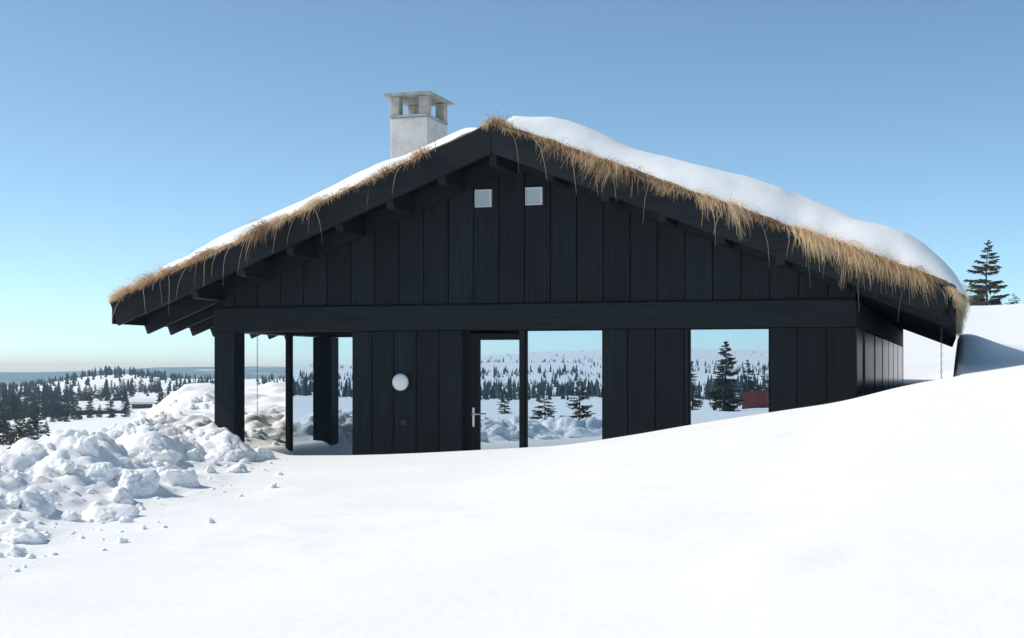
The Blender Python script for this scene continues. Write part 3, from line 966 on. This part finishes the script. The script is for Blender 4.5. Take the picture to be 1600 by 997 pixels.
# ------------------------------------------------------------------ trees
def spruce(seed, h, width, whorls, per, sprays, sparse=0.0, lean=0.0, fol='needles', base=0.06, up=0.0, trunk_r=None, fat=1.0):
    r = random.Random(seed)
    tr = trunk_r or h * 0.022
    tv, tf = [], []
    ns, nr = 6, 7
    def axis_at(t):
        return Vector((lean * h * t + 0.012 * h * math.sin(t * 5 + seed), 0.010 * h * math.sin(t * 4 + seed * 2), h * t))
    for i in range(nr + 1):
        t = i / nr
        c = axis_at(t) - Vector((0, 0, 0.25 if i == 0 else 0))
        for k in range(ns):
            a = 2 * math.pi * k / ns
            rad = tr * (1 - t) ** 0.9 + 0.004
            tv.append(c + Vector((math.cos(a) * rad, math.sin(a) * rad, 0)))
    for i in range(nr):
        for k in range(ns):
            tf.append((i * ns + k, i * ns + (k + 1) % ns, (i + 1) * ns + (k + 1) % ns, (i + 1) * ns + k))
    cv, cf = [], []
    def tri(a, b, c):
        k = len(cv); cv.extend((a, b, c)); cf.append((k, k + 1, k + 2))
    for w in range(whorls):
        t0 = base + (1 - base) * (w + r.random() * 0.6) / whorls
        if t0 > 0.985: continue
        L0 = width * ((1 - t0) ** 0.8) * (0.55 + 0.45 * min(1, t0 / 0.18)) + 0.02 * h
        for b in range(per):
            if r.random() < sparse: continue
            az = r.uniform(0, 2 * math.pi)
            t = min(0.985, t0 + r.uniform(-0.6, 0.6) / whorls)
            L = L0 * r.uniform(0.55, 1.15)
            o = axis_at(t)
            d = Vector((math.cos(az), math.sin(az), 0))
            sd = Vector((-d.y, d.x, 0))
            sag = r.uniform(0.15, 0.42) * (1 - 0.6 * t) - up
            def bp(u):
                return o + d * (L * u) + Vector((0, 0, L * (-sag * u * 1.3 + 0.34 * u * u * sag * 1.8 + 0.12 * u * u)))
            # wood of the branch
            w0 = 0.012 * h * 0.35
            k = len(tv)
            p0, p1 = bp(0), bp(0.75)
            tv.extend((p0 + sd * w0, p0 - sd * w0, p1, p0 + Vector((0, 0, w0 * 1.6))))
            tf.append((k, k + 1, k + 2)); tf.append((k + 1, k + 3, k + 2)); tf.append((k + 3, k, k + 2))
            for s in range(sprays):
                u = 0.18 + 0.82 * (s + r.random()) / sprays
                p = bp(u)
                for sg in (-1, 1):
                    ln = (0.20 + 0.22 * (1 - u)) * L * r.uniform(0.6, 1.2) + 0.012 * h
                    tip = p + (d * 0.75 + sd * sg * r.uniform(0.4, 1.0)) * ln + Vector((0, 0, r.uniform(-0.55, 0.12) * ln))
                    th = (0.26 * ln + 0.004 * h) * fat
                    tri(p + d * th * 0.5 + Vector((0, 0, th * 0.4)), p - d * th * 0.6 - Vector((0, 0, th * 0.5)), tip)
                if r.random() < 0.8:       # hanging twigs
                    ln = r.uniform(0.05, 0.11) * h * (1 - 0.6 * t) * 0.8
                    e = p + Vector((r.gauss(0, 0.2) * ln, r.gauss(0, 0.2) * ln, -ln))
                    a2 = r.uniform(0, 3.14); wv = Vector((math.cos(a2), math.sin(a2), 0)) * ln * 0.30
                    tri(p - wv, p + wv, e)
    # leader
    top = axis_at(1.0)
    for k in range(5):
        a = r.uniform(0, 6.28); wv = Vector((math.cos(a), math.sin(a), 0)) * 0.010 * h
        c = axis_at(0.93)
        tri(c - wv, c + wv, top + Vector((0, 0, 0.02 * h)))
    tm = bpy.data.meshes.new('trunk'); tm.from_pydata([tuple(v) for v in tv], [], tf); tm.materials.append(M['bark'])
    cm = bpy.data.meshes.new('crown'); cm.from_pydata([tuple(v) for v in cv], [], cf); cm.materials.append(M[fol])
    return tm, cm

def plant_tree(meshes, loc, rot=0.0, s=1.0, label='', group=None, name='spruce_tree'):
    e = empty(name, loc)
    e.rotation_euler = (0, 0, rot); e.scale = (s, s, s)
    for nm, me in (('trunk', meshes[0]), ('crown', meshes[1])):
        o = bpy.data.objects.new(nm, me)
        COL.objects.link(o); o.parent = e
    return tag(e, label, 'tree', group)

# the lone wind-worn spruce on the rise behind the eave
x, y = at_depth(1543, 72)
plant_tree(spruce(3, 3.45, 1.38, 17, 6, 10, sparse=0.42, lean=-0.01, fol='needles_warm', up=0.16, trunk_r=0.06, fat=1.35), (x, y, H(x, y) - 0.08), 0.4, 1.0,
           'lone ragged spruce with gappy branches on the rise behind the eave')
x, y = at_depth(1584, 76)
plant_tree(spruce(5, 0.95, 0.62, 7, 6, 6, fol='needles'), (x, y, H(x, y) - 0.15), 0, 1.0, 'low bushy spruce top at the right photo edge')
x, y = at_depth(1561, 76)
plant_tree(spruce(6, 0.6, 0.26, 6, 5, 5, fol='needles'), (x, y, H(x, y) - 0.12), 0, 1.0, 'tiny spruce tip between the lone spruce and the bushy one')

# young trees on the mound seen past the porch
for (px, dep, h, w, seed, lab) in ((419, 62, 1.5, 0.5, 7, 'leaning olive sapling seen through the open porch'),
                                   (386, 66, 1.1, 0.4, 8, 'small sapling at the edge of the corner post, through the porch'),
                                   (322, 58, 0.75, 0.75, 9, 'low spreading bush just left of the corner post'),
                                   (446, 70, 1.2, 0.5, 10, 'small sapling beside the porch glass frame')):
    x, y = at_depth(px, dep)
    plant_tree(spruce(seed, h, w, 9, 5, 5, sparse=0.15, lean=0.06 if seed == 7 else 0, fol='needles_warm'), (x, y, H(x, y) - 0.05), seed, 1.0, lab)

# wooded slope across the valley: single trees
VAR = [spruce(20 + i, 4.6, 1.05 + 0.12 * i, 15, 8, 4, sparse=0.05, fol='needles', fat=1.35) for i in range(6)]
VARW = [spruce(40 + i, 4.4, 1.4, 15, 8, 5, sparse=0.05, fol='needles_warm', fat=1.6) for i in range(2)]
rt = random.Random(17)
HUTS = [(160, 262, 7.4, 0.1), (222, 300, 4.2, 0.3)]
def clear_of_huts(px, dep):
    for (hx, hd, w, a) in HUTS:
        if abs(px - hx) < (w * 0.75) * FPX / hd and hd - 75 < dep < hd + 10: return False
    return True
def density(px, dep, x, y):
    den = 0.48 + 2.1 * fbm(np.array([x / 46.0]), np.array([y / 46.0]), 71, 3)[0]
    if px < 100: den += 0.05
    if px < 60 and dep < 200: den += 0.2
    if dep < 215 and px > 90: den -= 0.9
    elif dep < 300 and px > 120: den -= 0.30
    else: den += 0.12
    if dep > 520: den += 0.30
    return den
spots = []
tries = 0
while len(spots) < 900 and tries < 40000:
    tries += 1
    dep = 145 + 560 * rt.random() ** 0.62
    px = rt.uniform(-25, 345) if rt.random() < 0.88 else rt.uniform(345, 548)
    x, y = at_depth(px, dep)
    if rt.random() > max(0, density(px, dep, x, y)) ** 2 or not clear_of_huts(px, dep): continue
    spots.append((dep, px, x, y))
spots += [(d_, p_) + at_depth(p_, d_) for p_, d_ in ((6, 118), (26, 112), (44, 122), (60, 118), (72, 128), (14, 132), (36, 138), (2, 150), (52, 142), (83, 205), (96, 212), (103, 206), (118, 222), (126, 226), (141, 236), (156, 240), (172, 232), (196, 236))]
spots.sort()
low_v, low_f = [], []
for n_t, (dep, px, x, y) in enumerate(spots):
    s = rt.uniform(0.5, 1.15) * float(np.interp(dep, [110, 150, 200, 300, 480, 700], [0.62, 0.7, 0.85, 1.0, 0.8, 0.62]))
    z = H(x, y)
    if n_t < 290:
        near = dep < 200
        v = rt.choice(VARW if near and rt.random() < 0.6 else VAR)
        if dep < 185: lab, grp = 'olive green spruce at the near foot of the wooded slope', 'spruces at the foot of the wooded slope'
        elif dep > 480: lab, grp = 'dark spruce high on the wooded ridge across the valley', 'spruces high on the ridge'
        else: lab, grp = 'dark spruce standing on the snowy slope across the valley', 'spruces on the slope across the valley'
        plant_tree(v, (x, y, z - 0.1), rt.uniform(0, 6.28), s, lab, grp)
    else:
        h = 4.6 * s; w = h * rt.uniform(0.2, 0.3); a0 = rt.uniform(0, 6.28)
        for lv in range(6):
            t0 = 0.04 + lv * 0.15; wr_ = 1.0 - lv * 0.15
            b0 = len(low_v)
            for k in range(10):
                a = a0 + lv + k * math.pi / 5
                rr = w * wr_ * (1.0 if k % 2 else 0.45) * rt.uniform(0.7, 1.3)
                low_v.append((x + math.cos(a) * rr, y + math.sin(a) * rr, z + h * (t0 + rt.uniform(-0.04, 0.03))))
            low_v.append((x, y, z + h * min(1.0, t0 + 0.34)))
            low_f += [(b0 + k, b0 + (k + 1) % 10, b0 + 10) for k in range(10)]
tag(pyd('ridge_forest', low_v, low_f, M['needles']), 'dark spruce forest covering the far wooded ridge below the blue hills', 'forest', kind='stuff')

# snow roofed huts among the trees
HUTLAB = ['low dark hut with a long snow covered roof in the clearing', 'smaller snow covered hut beside the long roofed one']
for (hx, hd, w, a), lab in zip(HUTS, HUTLAB):
    x, y = at_depth(hx, hd)
    z = H(x, y)
    e = empty('hut', (x, y, z)); tag(e, lab, 'hut', 'huts in the valley')
    dp, hh, ov = w * 0.6, 0.85, 0.5
    rm = Matrix.Rotation(YAW + a, 4, 'Z')
    def hutpart(name, bm, mat, par):
        bmesh.ops.transform(bm, matrix=rm, verts=bm.verts[:])
        bmesh.ops.recalc_face_normals(bm, faces=bm.faces[:])
        me = bpy.data.meshes.new(name); bm.to_mesh(me); bm.free(); me.materials.append(mat)
        o = bpy.data.objects.new(name, me); COL.objects.link(o); o.parent = par
        return o
    bm = bmesh.new(); bm_box(bm, -w / 2, w / 2, -dp / 2, dp / 2, -0.8, hh)
    wall = hutpart('wall', bm, M['hut_wall'], e)
    bm = bmesh.new(); bm_prism(bm, [(-dp / 2 - ov, hh - 0.1), (0, hh + dp * 0.24), (dp / 2 + ov, hh - 0.1), (dp / 2 + ov, hh + 0.35), (0.3, hh + dp * 0.24 + 0.5), (-0.3, hh + dp * 0.24 + 0.5), (-dp / 2 - ov, hh + 0.35)], -w / 2 - ov, w / 2 + ov, 'yz')
    hutpart('roof', bm, M['snow'], e)
    for wx in (-w * 0.28, w * 0.2):
        bm = bmesh.new(); bm_box(bm, wx, wx + w * 0.12, -dp / 2 - 0.03, -dp / 2 + 0.05, 0.1, 0.6)
        hutpart('window', bm, M['hut_glass'], e)
    bm = bmesh.new(); bm_box(bm, -0.1, w * 0.08, -dp / 2 - 0.03, -dp / 2 + 0.05, -0.5, 0.7)
    hutpart('door', bm, M['hut_wall'], e)

# ------------------------------------------------------------------ what the windows mirror: land behind the photographer
def mirrored(px, dep):
    """world point whose mirror image in the gable glass lies at px and dep"""
    x, y = at_depth(px, dep)
    return x, 0.17 - y
x, y = mirrored(1133, 80)
plant_tree(spruce(61, 4.1, 1.15, 22, 6, 7, sparse=0.06, fol='needles_warm'), (x, y, H(x, y) - 0.1), 0, 1.0, 'tall slender spruce mirrored in the window sunk in snow')
for (px, dep, h, w, seed, lab) in ((852, 62, 1.25, 0.85, 62, 'shorter bushy spruce mirrored in the window beside the door'),
                                   (905, 60, 1.9, 0.95, 63, 'taller bushy spruce mirrored in the window beside the door'),
                                   (786, 90, 1.6, 0.6, 64, 'small spruce mirrored in the glass door'),
                                   (1195, 118, 3.6, 1.0, 65, 'spruce mirrored behind the red shed'),
                                   (1168, 120, 4.2, 1.4, 66, 'thin topped spruce mirrored above the red shed'),
                                   (1082, 110, 4.0, 1.1, 67, 'spruce mirrored at the edge of the snow sunk window')):
    x, y = mirrored(px, dep)
    plant_tree(spruce(seed, h, w, 13, 6, 6, sparse=0.05, fol='needles_warm' if dep < 100 else 'needles'), (x, y, H(x, y) - 0.1), seed, 1.0, lab)
x, y = mirrored(1181, 100)
shed = empty('red_shed', (x, y, H(x, y)))
tag(shed, 'small red wooden shed mirrored in the window sunk in snow', 'shed')
def shedpart(name, bm, mat):
    bmesh.ops.recalc_face_normals(bm, faces=bm.faces[:])
    me = bpy.data.meshes.new(name); bm.to_mesh(me); bm.free(); me.materials.append(mat)
    o = bpy.data.objects.new(name, me); COL.objects.link(o); o.parent = shed
    return o
bm = bmesh.new(); bm_box(bm, -0.9, 0.9, -0.9, 0.8, -0.5, 1.25)
w_ = shedpart('wall', bm, M['red'])
for k in range(9):
    bm = bmesh.new(); bm_box(bm, -0.9 + k * 0.2 + 0.008, -0.9 + (k + 1) * 0.2 - 0.008, 0.803, 0.83, -0.5, 1.24)
    bd = shedpart('board', bm, M['red']); bd.parent = w_
bm = bmesh.new(); bm_prism(bm, [(-1.05, 1.2), (0, 1.55), (1.05, 1.2), (1.05, 1.3), (0, 1.66), (-1.05, 1.3)], -1.05, 0.98, 'xz')
shedpart('roof', bm, M['hut_wall'])
bm = bmesh.new(); bm_box(bm, -0.3, 0.3, 0.832, 0.86, -0.3, 1.05)
shedpart('door', bm, M['red'])
# red toboggan left in the snow
x, y = mirrored(1092, 36)
zz = H(x, y) + 0.02
bm = bmesh.new()
secs = []
for i in range(13):
    t = i / 12
    yy = (t - 0.5) * 1.3
    zc = 0.10 * max(0, (t - 0.75) / 0.25) ** 2 * 2.2
    ring = []
    for k in range(9):
        u = -1 + 2 * k / 8
        ring.append(bm.verts.new((u * (0.27 - 0.05 * max(0, t - 0.8) / 0.2), yy, zc + 0.20 * abs(u) ** 3)))
    secs.append(ring)
for a, b in zip(secs[:-1], secs[1:]):
    for k in range(8): bm.faces.new((a[k], a[k + 1], b[k + 1], b[k]))
bmesh.ops.solidify(bm, geom=bm.faces[:], thickness=0.012)
bmesh.ops.rotate(bm, verts=bm.verts[:], cent=(0, 0, 0), matrix=Matrix.Rotation(R(62), 3, 'Z'))
bmesh.ops.translate(bm, verts=bm.verts[:], vec=(x, y, zz))
tag(from_bm('toboggan', bm, M['red_plastic'], None, True), 'red plastic toboggan on the snow, mirrored low in the snow sunk window', 'sled')

# the wooded fell behind, far off and beyond counting
vs_, fs = [], []
rf = random.Random(23)
n_far = 0
PTS = []
for i in range(14000):
    dep = 170 + 1250 * rf.random() ** 0.7
    px = rf.uniform(300, 1380)
    PTS.append(mirrored(px, dep) + (dep,))
PA = np.array(PTS)
PZ = terrain(PA[:, 0], PA[:, 1])
PD = fbm(PA[:, 0] / 95.0, PA[:, 1] / 95.0, 81, 4)
for (x, y, dep), z, den in zip(PTS, PZ, PD):
    th = np.interp(dep, [170, 260, 420, 600, 800, 1100, 1420], [0.12, 0.6, 0.75, 0.34, 0.10, 0.03, 0.01])
    if rf.random() > np.clip(th + 1.7 * den * min(1, 4 * th), 0, 1): continue
    h = 1.1 + 2.9 * rf.random() ** 1.5; w = h * rf.uniform(0.16, 0.26)
    a0 = rf.uniform(0, 6.28)
    for (zb_, zt_, wr_) in ((0.08, 0.62, 1.0), (0.34, 0.84, 0.72), (0.62, 1.0, 0.42)):
        b0 = len(vs_)
        for k in range(6):
            a = a0 + k * math.pi / 3
            rr = w * wr_ * (1.0 if k % 2 else 0.55) * rf.uniform(0.8, 1.2)
            vs_.append((x + math.cos(a) * rr, y + math.sin(a) * rr, z + h * (zb_ + rf.uniform(-0.03, 0.03))))
        vs_.append((x, y, z + h * zt_))
        fs += [(b0 + k, b0 + (k + 1) % 6, b0 + 6) for k in range(6)]
    n_far += 1
tag(pyd('far_forest', vs_, fs, M['needles'], None), 'sparse spruce forest on the snowy fell mirrored in the windows', 'forest', kind='stuff')

# ------------------------------------------------------------------ air: pale haze between here and the far hills
hz = GZ[GD < 6000]
bm = bmesh.new()
bm_box(bm, -6600, 6600, -6600, 6600, float(GZ.min()) - 1.5, float(GZ.max()) + 6)
haze = from_bm('haze', bm)
hm = bpy.data.materials.new('haze air'); hm.use_nodes = True
nt = hm.node_tree
nt.nodes.remove(nt.nodes['Principled BSDF'])
pv = nt.nodes.new('ShaderNodeVolumePrincipled')
pv.inputs['Color'].default_value = (0.46, 0.74, 1.0, 1)
pv.inputs['Absorption Color'].default_value = (1, 1, 1, 1)
pv.inputs['Density'].default_value = 0.00022
nt.links.new(pv.outputs[0], nt.nodes['Material Output'].inputs['Volume'])
haze.data.materials.append(hm)
tag(haze, 'thin blue haze over the far hills', 'haze', kind='stuff')
print('ground verts', nx * ny, 'far trees', n_far, 'z range', GZ.min(), GZ.max())
